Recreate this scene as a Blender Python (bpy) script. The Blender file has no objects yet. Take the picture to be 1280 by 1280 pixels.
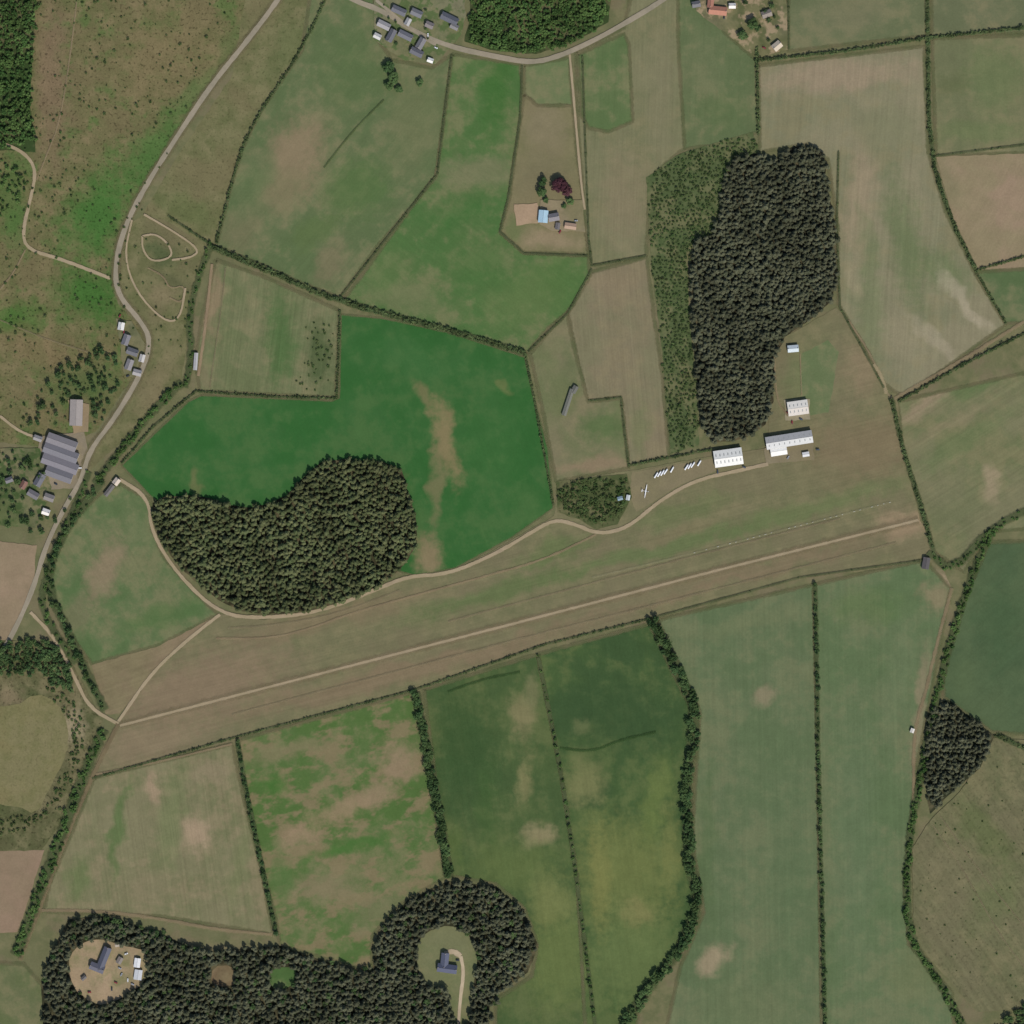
import bpy, bmesh, math, random
import numpy as np
from mathutils import Vector, Matrix
from mathutils.geometry import delaunay_2d_cdt
random.seed(7); rng=np.random.default_rng(7)
sc=bpy.context.scene
sc.view_settings.view_transform='Standard'; sc.view_settings.look='None'; sc.view_settings.exposure=0
def lin(c,g=None):
    g=1.0 if g is None else g
    o=[]
    for v in c[:3]:
        v=v/255.0
        o.append((v/12.92 if v<=0.04045 else ((v+0.055)/1.055)**2.4)*g)
    return (o[0],o[1],o[2],1.0)
def LC(c,ds=.10):
    l=.3*c[0]+.59*c[1]+.11*c[2]
    c=[v*(1-ds)+l*ds for v in c]
    return lin((c[0]*1.01,c[1]*.99,c[2]*.925))
def P(x,y,z=0.0): return Vector((x-640.0,640.0-y,z))
def ext(p,e=260):
    x,y=p
    if x<=0:x=-e
    if x>=1280:x=1280+e
    if y<=0:y=-e
    if y>=1280:y=1280+e
    return (x,y)
# ---------------- node helper
class NT:
    def __init__(s,name):
        s.m=bpy.data.materials.new(name); s.m.use_nodes=True
        s.t=s.m.node_tree; s.t.nodes.clear()
        s.out=s.t.nodes.new('ShaderNodeOutputMaterial')
    def n(s,k,**kw):
        a=s.t.nodes.new(k)
        for q,v in kw.items(): setattr(a,q,v)
        return a
    def l(s,a,b): s.t.links.new(a,b)
    def set(s,inp,v):
        if isinstance(v,bpy.types.NodeSocket): s.l(v,inp)
        elif inp.type=='VECTOR': inp.default_value=tuple(v)[:3]
        else: inp.default_value=v
    def math(s,op,a,b=0.0,clamp=False):
        m=s.n('ShaderNodeMath',operation=op,use_clamp=clamp); s.set(m.inputs[0],a); s.set(m.inputs[1],b); return m.outputs[0]
    def mix(s,f,a,b,bt='MIX'):
        m=s.n('ShaderNodeMix',data_type='RGBA',blend_type=bt); s.set(m.inputs[0],f); s.set(m.inputs[6],a); s.set(m.inputs[7],b); return m.outputs[2]
    def rng(s,v,a,b,c=0.0,d=1.0,smooth=True):
        m=s.n('ShaderNodeMapRange',interpolation_type='SMOOTHSTEP' if smooth else 'LINEAR')
        s.set(m.inputs[0],v); m.inputs[1].default_value=a; m.inputs[2].default_value=b; m.inputs[3].default_value=c; m.inputs[4].default_value=d
        return m.outputs[0]
    def noise(s,vec,scale,detail=2.0,rough=0.5,off=0.0):
        m=s.n('ShaderNodeTexNoise'); m.inputs['Scale'].default_value=scale; m.inputs['Detail'].default_value=detail; m.inputs['Roughness'].default_value=rough
        if off:
            a=s.n('ShaderNodeVectorMath',operation='ADD'); s.l(vec,a.inputs[0]); a.inputs[1].default_value=(off,off*1.7,0); vec=a.outputs[0]
        s.l(vec,m.inputs['Vector']); return m
    def mapping(s,vec,loc,rot,scale,t='TEXTURE'):
        m=s.n('ShaderNodeMapping',vector_type=t); s.l(vec,m.inputs[0]); m.inputs[1].default_value=loc; m.inputs[2].default_value=(0,0,rot); m.inputs[3].default_value=scale; return m.outputs[0]
    def bright(s,col,f):
        v=s.n('ShaderNodeVectorMath',operation='SCALE'); s.set(v.inputs[0],col); s.set(v.inputs[3],f); return v.outputs[0]
    def diffuse(s,col,alpha=None):
        d=s.n('ShaderNodeBsdfDiffuse'); s.set(d.inputs[0],col)
        if alpha is None: s.l(d.outputs[0],s.out.inputs[0])
        else:
            t=s.n('ShaderNodeBsdfTransparent'); mx=s.n('ShaderNodeMixShader'); s.l(alpha,mx.inputs[0]); s.l(t.outputs[0],mx.inputs[1]); s.l(d.outputs[0],mx.inputs[2]); s.l(mx.outputs[0],s.out.inputs[0])
        return s.m
SEED=[0.0]
def land_mat(name,c1,c2=None,blobs=(),streak=None,mott=None,fine=0.17,mid=0.14,speck=None,tint=((120,112,86),.45)):
    n=NT(name); g=n.n('ShaderNodeNewGeometry'); pos=g.outputs['Position']
    SEED[0]+=37.3; off=SEED[0]; ds=.0 if name=='barley_field' else .12
    w=n.noise(pos,1/45.0,2.0,0.6,off)
    sub=n.n('ShaderNodeVectorMath',operation='SUBTRACT'); n.l(w.outputs[1],sub.inputs[0]); sub.inputs[1].default_value=(.5,.5,.5)
    scl=n.n('ShaderNodeVectorMath',operation='SCALE'); n.l(sub.outputs[0],scl.inputs[0]); scl.inputs[3].default_value=44.0
    add=n.n('ShaderNodeVectorMath',operation='ADD'); n.l(pos,add.inputs[0]); n.l(scl.outputs[0],add.inputs[1]); wp=add.outputs[0]
    if c2 is None: c2=tuple(v*0.9 for v in c1)
    b=n.noise(wp,1/85.0,3.0,0.6,off+11)
    col=n.mix(n.rng(b.outputs[0],0.36,0.62),LC(c1,ds),LC(c2,ds))
    f2=n.noise(pos,1/19.0,4.0,0.62,off+5)
    if tint:
        tf=n.math('ADD',n.math('MULTIPLY',f2.outputs[0],.5),n.math('MULTIPLY',b.outputs[0],.5))
        col=n.mix(n.rng(tf,0.46,0.60,0.0,tint[1]),col,LC(tint[0],ds))
    if mott:
        mc,ms,lo,hi=mott[:4]; sx=mott[4] if len(mott)>4 else 1.0; rr=mott[5] if len(mott)>5 else 0.0
        mp=n.mapping(pos,(off,off,0),math.radians(rr),(sx,1,1))
        mn=n.noise(mp,1/ms,4.0,0.62,off+3)
        col=n.mix(n.rng(mn.outputs[0],lo,hi,0.0,.9),col,LC(mc,ds))
    if blobs:
        br=n.noise(pos,1/9.0,3.0,0.65,off+50)
        brk=n.math('MULTIPLY',n.math('SUBTRACT',br.outputs[0],0.5),1.2)
    for (cx,cy,rx,ry,rot,bc,st) in blobs:
        q=P(cx,cy); mp=n.mapping(wp,(q.x,q.y,0),math.radians(rot),(rx,ry,1e5))
        ln=n.n('ShaderNodeVectorMath',operation='LENGTH'); n.l(mp,ln.inputs[0])
        d=n.math('ADD',ln.outputs['Value'],brk)
        col=n.mix(n.rng(d,1.55,0.3,0.0,st),col,LC(bc,ds))
    f=n.math('ADD',1.0,0.0)
    if streak:
        ang,amp,wid=streak
        mp=n.mapping(pos,(off,off,0),math.radians(ang),(wid*45,wid,1.0))
        sn=n.noise(mp,1.0,3.0,0.75,1.0)
        f=n.math('ADD',f,n.math('MULTIPLY',n.math('SUBTRACT',sn.outputs[0],0.5),amp*3.0))
    f1=n.noise(pos,1/2.2,2.0,0.7,off)
    f=n.math('ADD',f,n.math('MULTIPLY',n.math('SUBTRACT',f1.outputs[0],0.5),fine*2))
    f=n.math('ADD',f,n.math('MULTIPLY',n.math('SUBTRACT',f2.outputs[0],0.5),mid*2.4))
    if speck:
        s1=n.noise(pos,1/3.6,1.0,0.5,off+9)
        f=n.math('MULTIPLY',f,n.rng(s1.outputs[0],0.58,0.70,1.0,1.0-speck))
    col=n.bright(col,f)
    return n.diffuse(col)
ZL=[0.0]
def nz():
    ZL[0]+=0.012; return ZL[0]
def link(o): sc.collection.objects.link(o); return o
def smooth(pts,it,closed):
    for _ in range(it):
        o=[]
        k=len(pts)
        rngk=range(k if closed else k-1)
        if not closed:o.append(pts[0])
        for i in rngk:
            a=pts[i];b=pts[(i+1)%k]
            o.append((a[0]*.75+b[0]*.25,a[1]*.75+b[1]*.25)); o.append((a[0]*.25+b[0]*.75,a[1]*.25+b[1]*.75))
        if not closed:o.append(pts[-1])
        pts=o
    return pts
def densify(pts,step,closed,jit=0.0):
    o=[];k=len(pts)
    for i in range(k if closed else k-1):
        a=pts[i];b=pts[(i+1)%k]; L=math.hypot(b[0]-a[0],b[1]-a[1]); m=max(1,int(L/step))
        for j in range(m):
            t=j/m; o.append((a[0]+(b[0]-a[0])*t+random.uniform(-jit,jit),a[1]+(b[1]-a[1])*t+random.uniform(-jit,jit)))
    if not closed:o.append(pts[-1])
    return o
def poly(name,pts,mat,sm=0,jit=0.7,extend=True,step=6):
    if extend: pts=[ext(p) for p in pts]
    if sm: pts=smooth(pts,sm,True)
    pts=densify(pts,step,True,jit)
    z=nz(); vs=[P(x,y,z) for x,y in pts]
    A=sum(vs[i].x*vs[(i+1)%len(vs)].y-vs[(i+1)%len(vs)].x*vs[i].y for i in range(len(vs)))
    if A<0: vs.reverse()
    n=len(vs)
    r=delaunay_2d_cdt([v.to_2d() for v in vs],[],[list(range(n))],1,1e-4)
    me=bpy.data.meshes.new(name)
    fc=[]
    for f in r[2]:
        f=list(f); a,b,c=[r[0][i] for i in f[:3]]
        if (b.x-a.x)*(c.y-a.y)-(c.x-a.x)*(b.y-a.y)<0: f.reverse()
        fc.append(f)
    me.from_pydata([(v.x,v.y,z) for v in r[0]],[],fc); me.update(); me.materials.append(mat)
    return link(bpy.data.objects.new(name,me))
RM={}
def road_mat(c,c2=None,soft=0.5,alpha=1.0,brk=0.6):
    k=(c,c2,soft,alpha,brk)
    if k in RM: return RM[k]
    n=NT('track_surface'); g=n.n('ShaderNodeNewGeometry'); pos=g.outputs['Position']
    uv=n.n('ShaderNodeUVMap'); sp=n.n('ShaderNodeSeparateXYZ'); n.l(uv.outputs[0],sp.inputs[0])
    d=n.math('ABSOLUTE',n.math('SUBTRACT',n.math('MULTIPLY',sp.outputs[1],2.0),1.0))
    n1=n.noise(pos,1/5.0,3.0,0.65,3.0); n2=n.noise(pos,1/30.0,1.0,0.6,8.0)
    a=n.math('ADD',d,n.math('MULTIPLY',n.math('SUBTRACT',n1.outputs[0],0.5),brk*2))
    al=n.rng(a,1.0,1.0-soft,0.0,1.0)
    al=n.math('MULTIPLY',al,n.rng(n2.outputs[0],0.25,0.5,alpha*(1-brk*0.5),alpha))
    col=n.mix(n.rng(n2.outputs[0],0.35,0.65),LC(c),LC(c2 or tuple(v*0.9 for v in c)))
    f=n.math('ADD',0.8,n.math('MULTIPLY',n1.outputs[0],0.4))
    col=n.bright(col,f)
    m=n.diffuse(col,al); RM[k]=m; return m
def ribbon(name,pts,w,mat,sm=2,wj=0.12):
    pts=smooth(pts,sm,False) if sm else pts
    pts=densify(pts,7,False); z=nz(); bm=bmesh.new(); uvl=bm.loops.layers.uv.new('UVMap')
    vs=[];L=0;us=[]
    for i,p in enumerate(pts):
        a=pts[max(0,i-1)];b=pts[min(len(pts)-1,i+1)]
        dx,dy=b[0]-a[0],b[1]-a[1]; q=math.hypot(dx,dy) or 1; nx,ny=-dy/q,dx/q
        ww=w/2*(1+random.uniform(-wj,wj))
        if i: L+=math.hypot(p[0]-pts[i-1][0],p[1]-pts[i-1][1])
        us.append(L); vs.append((bm.verts.new(P(p[0]+nx*ww,p[1]+ny*ww,z)),bm.verts.new(P(p[0]-nx*ww,p[1]-ny*ww,z))))
    for i in range(len(vs)-1):
        f=bm.faces.new((vs[i][0],vs[i+1][0],vs[i+1][1],vs[i][1]))
        for lp,uvv in zip(f.loops,((us[i],0),(us[i+1],0),(us[i+1],1),(us[i],1))): lp[uvl].uv=uvv
        f.normal_update()
        if f.normal.z<0: f.normal_flip()
    me=bpy.data.meshes.new(name); bm.to_mesh(me); bm.free(); me.materials.append(mat)
    return link(bpy.data.objects.new(name,me))
# ---------------- vegetation
def leaf_mat(name,ca,cb,cc=None):
    n=NT(name); oi=n.n('ShaderNodeObjectInfo'); g=n.n('ShaderNodeNewGeometry')
    ns=n.noise(g.outputs['Position'],0.45,1.0,0.6); bg=n.noise(g.outputs['Position'],1/28.0,2.0,0.6,5.0)
    col=n.mix(oi.outputs['Random'],lin(ca),lin(cb))
    f=n.math('ADD',0.40,n.math('MULTIPLY',ns.outputs[0],1.1))
    f=n.math('MULTIPLY',f,n.rng(bg.outputs[0],.3,.7,.72,1.28))
    col=n.bright(col,f)
    d=n.n('ShaderNodeBsdfDiffuse'); n.l(col,d.inputs[0])
    n.l(d.outputs[0],n.out.inputs[0]); return n.m
M_bark=NT('bark').diffuse(lin((82,68,54)))
def tree_mesh(name,kind,h,r,nf,mat,leaf=0.8,seed=0):
    R=random.Random(seed); bm=bmesh.new()
    def tube(a,b,ra,rb,k=6):
        a=Vector(a);b=Vector(b);d=(b-a).normalized(); u=d.orthogonal().normalized(); v=d.cross(u)
        A=[bm.verts.new(a+(u*math.cos(t)+v*math.sin(t))*ra) for t in [2*math.pi*i/k for i in range(k)]]
        B=[bm.verts.new(b+(u*math.cos(t)+v*math.sin(t))*rb) for t in [2*math.pi*i/k for i in range(k)]]
        for i in range(k):
            f=bm.faces.new((A[i],A[(i+1)%k],B[(i+1)%k],B[i])); f.material_index=1
    tube((0,0,-0.2),(0,0,h*0.9 if kind=='con' else h*0.6),0.035*h*0.6+.05,0.05,5)
    for i in range(4):
        a=R.uniform(0,6.28); z=h*R.uniform(.3,.6); tube((0,0,z),(math.cos(a)*r*.6,math.sin(a)*r*.6,z+h*(.15 if kind!='con' else .02)),.1,.03,3)
    def leafq(p,s,nrm):
        nrm=nrm.normalized(); u=nrm.orthogonal().normalized(); v=nrm.cross(u); a=R.uniform(0,6.28)
        u,v=u*math.cos(a)+v*math.sin(a),v*math.cos(a)-u*math.sin(a)
        k=[p+u*s*R.uniform(.7,1.2),p+v*s*R.uniform(.5,.9),p-u*s*R.uniform(.7,1.2),p-v*s*R.uniform(.5,.9)]
        f=bm.faces.new([bm.verts.new(q) for q in k]); f.material_index=0
    lob=[(R.uniform(0,6.28),R.uniform(.75,1.2)) for _ in range(6)]
    def rad(a): 
        s=1.0
        for i,(ph,am) in enumerate(lob[:4]): s+=0.11*math.sin((i+2)*a+ph)*am
        return s
    if kind=='con':
        for i in range(nf):
            t=R.random()**0.75
            a=R.uniform(0,6.28); rr=r*(t**0.7)*rad(a)*R.uniform(.55,1.05)
            z=h*(1-0.6*t)+R.uniform(-.4,.4)
            p=Vector((math.cos(a)*rr,math.sin(a)*rr,z))
            leafq(p,leaf*(.6+.6*t)*R.uniform(.7,1.2),Vector((math.cos(a)*.4,math.sin(a)*.4,1))+Vector((R.uniform(-.45,.45),R.uniform(-.45,.45),R.uniform(-.2,.3))))
    else:
        cl=[]
        for i in range(16 if r<7 else 34):
            v=Vector((R.gauss(0,1),R.gauss(0,1),R.gauss(0,1))).normalized()*R.uniform(.45,.85)
            cl.append(Vector((v.x*r,v.y*r,h*.62+v.z*h*.34)))
        for i in range(nf):
            c=R.choice(cl); v=Vector((R.gauss(0,1),R.gauss(0,1),R.gauss(0,1)+.3)).normalized()
            p=c+v*r*(.36 if r<7 else .27)*R.uniform(.7,1.1)
            if p.z<0.15:p.z=0.15
            leafq(p,leaf*R.uniform(.6,1.2),v+Vector((0,0,.5)))
    me=bpy.data.meshes.new(name); bm.to_mesh(me); bm.free(); me.materials.append(mat); me.materials.append(M_bark); return me
M_pineA=leaf_mat('pine_needles_grey',(72,76,58),(90,92,72))
M_pineB=leaf_mat('pine_needles_olive',(76,86,56),(98,102,70))
M_decid=leaf_mat('broadleaf_foliage',(56,78,48),(78,96,58))
M_bush=leaf_mat('hedge_foliage',(66,82,52),(86,98,62))
M_green=leaf_mat('birch_foliage',(60,86,46),(86,108,60))
M_purple=leaf_mat('copper_beech_foliage',(66,42,48),(74,50,52))
M_small=leaf_mat('gorse_foliage',(62,82,46),(82,94,58))
def mkcol(name,objs):
    c=bpy.data.collections.new(name)
    for i,me in enumerate(objs): c.objects.link(bpy.data.objects.new(me.name,me))
    return c
C_pA=mkcol('pines_a',[tree_mesh('pine_tree_%d'%i,'con',10+i*1.3,2.8+.25*i,130,M_pineA,.95,i) for i in range(4)])
C_pB=mkcol('pines_b',[tree_mesh('scots_pine_%d'%i,'con',10+i*1.3,2.7+.25*i,125,M_pineB,.95,10+i) for i in range(4)])
C_dec=mkcol('broadleaves',[tree_mesh('broadleaf_tree_%d'%i,'dec',9+i,3.9+.3*i,260,M_decid,.85,20+i) for i in range(4)])
C_gre=mkcol('birches',[tree_mesh('birch_tree_%d'%i,'dec',7+i,3.2+.3*i,190,M_green,.8,30+i) for i in range(4)])
C_bus=mkcol('bushes',[tree_mesh('hedge_bush_%d'%i,'dec',2.6+.4*i,1.7+.15*i,90,M_bush,.55,40+i) for i in range(4)])
C_sma=mkcol('shrubs',[tree_mesh('shrub_%d'%i,'dec',1.7+.3*i,1.3+.15*i,70,M_small,.45,50+i) for i in range(4)])
GN={}
def gngroup(col):
    if col.name in GN: return GN[col.name]
    g=bpy.data.node_groups.new('scatter_'+col.name,'GeometryNodeTree')
    g.interface.new_socket('Geometry',in_out='INPUT',socket_type='NodeSocketGeometry'); g.interface.new_socket('Geometry',in_out='OUTPUT',socket_type='NodeSocketGeometry')
    N=g.nodes; i=N.new('NodeGroupInput'); o=N.new('NodeGroupOutput'); ci=N.new('GeometryNodeCollectionInfo'); ci.inputs[0].default_value=col
    ci.inputs['Separate Children'].default_value=True; ci.inputs['Reset Children'].default_value=True
    ip=N.new('GeometryNodeInstanceOnPoints'); ip.inputs['Pick Instance'].default_value=True
    def at(nm,t):
        a=N.new('GeometryNodeInputNamedAttribute'); a.data_type=t; a.inputs[0].default_value=nm; return a.outputs[0]
    L=g.links.new; L(i.outputs[0],ip.inputs['Points']); L(ci.outputs[0],ip.inputs['Instance']); L(at('idx','INT'),ip.inputs['Instance Index'])
    cx=N.new('ShaderNodeCombineXYZ'); L(at('rot','FLOAT'),cx.inputs[2]); L(cx.outputs[0],ip.inputs['Rotation']); L(at('scl','FLOAT_VECTOR'),ip.inputs['Scale'])
    L(ip.outputs[0],o.inputs[0]); GN[col.name]=g; return g
CNT=[0]
def scatter(name,pts,col,s0=.8,s1=1.2):
    if not len(pts): return
    pts=np.array(pts,dtype=float); n=len(pts); CNT[0]+=n
    me=bpy.data.meshes.new(name); me.vertices.add(n)
    co=np.stack([pts[:,0]-640,640-pts[:,1],np.full(n,0.3)],1); me.vertices.foreach_set('co',co.ravel())
    a=me.attributes.new('rot','FLOAT','POINT'); a.data.foreach_set('value',rng.uniform(0,6.28,n))
    a=me.attributes.new('idx','INT','POINT'); a.data.foreach_set('value',rng.integers(0,4,n).astype(np.int32))
    s=rng.uniform(s0,s1,n); h=s*rng.uniform(.8,1.2,n); a=me.attributes.new('scl','FLOAT_VECTOR','POINT'); a.data.foreach_set('vector',np.stack([s,s*rng.uniform(.85,1.15,n),h],1).ravel())
    o=link(bpy.data.objects.new(name,me)); m=o.modifiers.new('scatter','NODES'); m.node_group=gngroup(col); return o
def inside(pts,pg):
    x,y=pts[:,0],pts[:,1]; r=np.zeros(len(pts),bool); k=len(pg)
    for i in range(k):
        x1,y1=pg[i];x2,y2=pg[(i+1)%k]
        if y1==y2: continue
        c=((y1>y)!=(y2>y))&(x<(x2-x1)*(y-y1)/(y2-y1)+x1); r^=c
    return r
def fill(pg,sp,jit=.35,excl=(),keep=1.0,extend=True,sm=1,ang=0,clump=0):
    if extend: pg=[ext(p,120) for p in pg]
    if sm: pg=smooth(pg,sm,True)
    a=np.array(pg); cx,cy=a.mean(0); R=np.abs(a-[cx,cy]).max()*1.5
    u=np.arange(-R,R,sp); X,Y=np.meshgrid(u,u); X=X+((np.arange(len(u))%2)*sp*.5)[:,None]
    X=X.ravel()+rng.uniform(-jit,jit,X.size)*sp; Y=Y.ravel()+rng.uniform(-jit,jit,Y.size)*sp
    c,s=math.cos(ang),math.sin(ang); p=np.stack([cx+X*c-Y*s,cy+X*s+Y*c],1)
    q=p+rng.uniform(-2,2,p.shape)
    m=inside(q,pg)
    for e in excl: m&=~inside(q,e)
    if keep<1: m&=rng.random(len(p))<keep
    if clump:
        v=np.sin(p[:,0]/clump+1.3*np.sin(p[:,1]/clump*.7))*np.sin(p[:,1]/clump*1.1+np.sin(p[:,0]/clump*.6+2))
        m&=(v+rng.uniform(-.5,.5,len(p)))>0
    return p[m]
def along(pts,sp,w,keep=1.0,sm=1,rows=1):
    pts=densify(smooth(pts,sm,False),sp,False); o=[]
    for i in range(len(pts)-1):
        a=pts[i];b=pts[i+1];q=math.hypot(b[0]-a[0],b[1]-a[1]) or 1;nx,ny=-(b[1]-a[1])/q,(b[0]-a[0])/q
        for r in range(rows):
            if random.random()>keep: continue
            t=random.uniform(-w/2,w/2); j=random.uniform(-.4,.4)*sp
            o.append((a[0]+nx*t+(b[0]-a[0])/q*j,a[1]+ny*t+(b[1]-a[1])/q*j))
    return o
VERGE=(80,92,62)
def hedge(name,pts,w,col,sp,s0,s1,keep=1.0,rows=1,verge=None,vw=None,sm=1,va=.8):
    ribbon('grass_verge',pts,vw or w+5,road_mat(verge or VERGE,None,.6,va,.5),sm=sm)
    scatter(name,along(pts,sp,w,keep,sm,rows),col,s0,s1)
def thin(pts,sm=0,keep=.75,s0=.4,s1=.75): hedge('hedgerow',pts,1.0,C_bus,2.6,s0,s1,keep,1,(80,88,62),3.8,sm,.75)
# ================= GROUND
gm=land_mat('rough_grass_ground',(100,102,74),(92,98,68),mott=((108,102,80),60,.5,.62))
bm=bmesh.new(); bmesh.ops.create_grid(bm,x_segments=60,y_segments=60,size=15000)
me=bpy.data.meshes.new('ground'); bm.to_mesh(me); bm.free(); me.materials.append(gm); link(bpy.data.objects.new('ground',me))
GR=(76,102,64); PK=(138,120,102)
MARG=road_mat((112,108,82),(96,104,72),.8,.6,.5)
def F(pts,c1,c2=None,sm=0,name='grass_field',**k):
    o=poly(name,pts,land_mat(name,c1,c2,**k),sm=sm)
    if name in('grass_field','barley_field') and len(pts)>3:
        q=[ext(p) for p in pts]; ribbon('field_margin',q+[q[0]],7 if name=='grass_field' else 4,MARG,sm=0)
    return o
# NW heath
F([(0,0),(338,0),(300,58),(262,105),(222,165),(183,228),(155,285),(140,345),(148,380),(178,410),(184,440),(160,480),(120,540),(60,560),(0,520)],(104,98,70),(92,98,62),name='heath',speck=.42,fine=.38,mid=.26,mott=((80,100,56),34,.50,.64),tint=((118,104,80),.6),
  blobs=[(65,100,22,95,0,(114,98,78),.85),(125,265,36,62,-24,(60,102,46),.95),(190,190,60,24,52,(66,102,50),.85),(250,110,45,12,55,(76,102,56),.7),(205,70,70,50,40,(112,102,74),.7),(300,40,40,14,55,(84,100,60),.6),(15,260,20,60,0,(68,100,50),.7),(112,370,44,32,-30,(56,98,42),.95),(20,395,36,18,0,(62,100,44),.85),(60,440,60,25,-20,(114,100,74),.7),(100,480,40,30,0,(72,94,54),.7)])
F([(0,0),(62,0),(42,45),(38,130),(45,190),(0,176)],(52,72,40),name='woodland_floor')
F([(350,0),(420,0),(375,65),(320,140),(300,190),(285,240),(266,305),(240,298),(205,275),(178,268),(225,190),(290,95)],(106,102,74),(94,100,66),name='rough_pasture',fine=.25,mid=.22,speck=.25,blobs=[(240,260,40,18,-25,(86,98,60),.7),(360,60,16,50,-35,(86,98,62),.6)])
F([(150,290),(178,268),(205,275),(262,308),(245,350),(236,420),(225,480),(160,545),(110,590),(105,570),(165,485),(190,430),(182,402),(150,370),(144,340)],(104,100,74),(92,98,64),name='rough_pasture',fine=.22,mid=.2,speck=.2,blobs=[(202,312,20,14,-20,(74,86,56),.9),(205,372,20,18,0,(118,108,84),.7),(212,345,26,10,-20,(84,88,62),.7),(195,480,12,50,-30,(116,108,82),.7)])
F([(425,0),(470,12),(472,50),(490,75),(540,85),(565,68),(556,140),(545,220),(515,258),(470,310),(425,372),(380,355),(330,332),(270,308),(288,235),(303,185),(325,140),(378,62)],(82,100,66),(94,106,74),
  streak=(50,.08,3),blobs=[(370,190,34,48,-30,(126,112,90),.9),(345,235,40,22,20,(114,108,82),.7),(300,290,22,35,-20,(106,104,78),.7),(320,230,20,34,-20,GR,.6),(445,235,36,50,-40,(74,102,58),.75),(415,330,18,30,-35,(112,106,82),.75),(520,150,35,60,-10,(98,106,74),.8),(390,290,30,18,30,(84,104,62),.6),(440,90,40,55,-20,(78,100,62),.6)])
F([(565,68),(650,80),(655,120),(645,185),(636,250),(625,290),(655,316),(735,320),(738,345),(710,390),(685,410),(660,440),(600,425),(530,405),(430,375),(515,258),(545,220),(556,140)],(68,102,56),(82,106,64),
  streak=(-38,.07,4),blobs=[(595,215,55,22,0,(108,110,82),.8),(620,110,20,50,-5,(56,98,46),.8),(580,265,45,20,20,(58,100,50),.7),(660,370,60,36,20,(86,108,64),.75),(500,370,60,16,-20,(98,108,74),.75),(480,330,30,28,40,(80,106,62),.6),(600,330,45,30,0,(66,102,54),.7),(700,350,28,28,0,(72,104,56),.7)])
F([(655,82),(712,72),(716,132),(672,132),(655,118)],(90,108,72),(100,112,78))
F([(655,118),(672,132),(716,132),(722,200),(730,250),(735,318),(655,316),(625,290),(636,250),(645,185)],(114,108,82),(106,106,76),blobs=[(680,160,28,30,0,(120,112,90),.7),(680,215,35,25,0,(108,104,80),.8),(690,302,36,12,0,(134,120,98),.8),(645,290,14,14,0,(84,104,62),.6)])
F([(720,65),(780,35),(848,0),(856,185),(812,222),(808,320),(740,332),(732,290),(722,150)],(112,112,86),(104,108,80),streak=(88,.13,2.5),blobs=[(780,250,30,60,0,(120,112,90),.8),(755,60,20,18,0,(98,106,74),.7),(825,120,18,90,0,(114,112,88),.7)])
F([(722,68),(780,42),(786,55),(791,152),(760,165),(736,160),(727,145)],(80,102,64),(92,108,72),streak=(88,.1,3),sm=0)
F([(845,0),(870,0),(905,40),(945,75),(948,165),(892,182),(856,186),(848,60)],(84,100,68),(94,106,74),streak=(88,.08,3),blobs=[(880,80,25,50,0,(96,106,76),.6),(900,140,30,25,0,(80,100,64),.6)])
F([(985,0),(1157,0),(1158,45),(1080,53),(985,64)],(90,100,72),(98,106,78),blobs=[(1060,20,50,20,10,(104,106,82),.6)])
F([(1160,0),(1280,0),(1280,33),(1165,45)],(92,100,74),(100,106,80))
F([(948,82),(1155,58),(1160,190),(1182,265),(1217,338),(1258,405),(1130,497),(1105,480),(1085,440),(1060,400),(1048,380),(1047,280),(1035,200),(1010,180),(950,190)],(124,120,98),(114,116,92),streak=(86,.15,4),
  blobs=[(1050,95,95,20,6,(138,124,106),.8),(1075,240,18,70,-5,(136,124,104),.8),(1130,300,22,80,10,(90,106,72),.75),(1180,340,36,22,-40,(92,108,74),.7),(1200,375,8,42,35,(152,144,126),.65),(1130,420,40,20,-20,(132,126,104),.7),(1085,400,18,55,10,(100,110,80),.7),(1170,425,8,44,50,(148,140,122),.55),(1225,400,6,30,40,(148,140,122),.5),(1110,160,40,24,0,(108,112,86),.6),(1090,330,10,70,12,(100,112,80),.6),(1070,350,8,30,10,(134,126,104),.6)])
F([(1165,48),(1280,36),(1280,182),(1170,195)],(98,104,76),(108,110,82),streak=(-85,.06,6),blobs=[(1190,105,22,16,20,(88,96,66),.75),(1245,95,40,45,0,(90,106,70),.7),(1220,165,60,14,8,(94,108,72),.7)])
F([(1170,196),(1280,182),(1280,320),(1218,338),(1190,270)],(138,120,102),(128,118,94),name='ploughed_field',streak=(60,.07,3),tint=None,blobs=[(1185,225,16,36,20,(118,114,88),.7)])
F([(1218,340),(1280,322),(1280,398),(1256,404)],(78,98,64),(88,104,72))
F([(1280,408),(1122,502),(1128,560),(1155,640),(1168,690),(1205,715),(1235,665),(1280,640)],(110,110,84),(100,108,76),streak=(32,.16,5),blobs=[(1165,505,40,12,30,(134,120,100),.85),(1220,478,60,10,32,(84,104,66),.8),(1237,605,12,18,0,(138,126,104),.85),(1200,555,70,12,30,(90,106,70),.6),(1190,530,60,8,32,(124,116,92),.6),(1200,640,35,30,0,(98,104,76),.6)])
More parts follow.
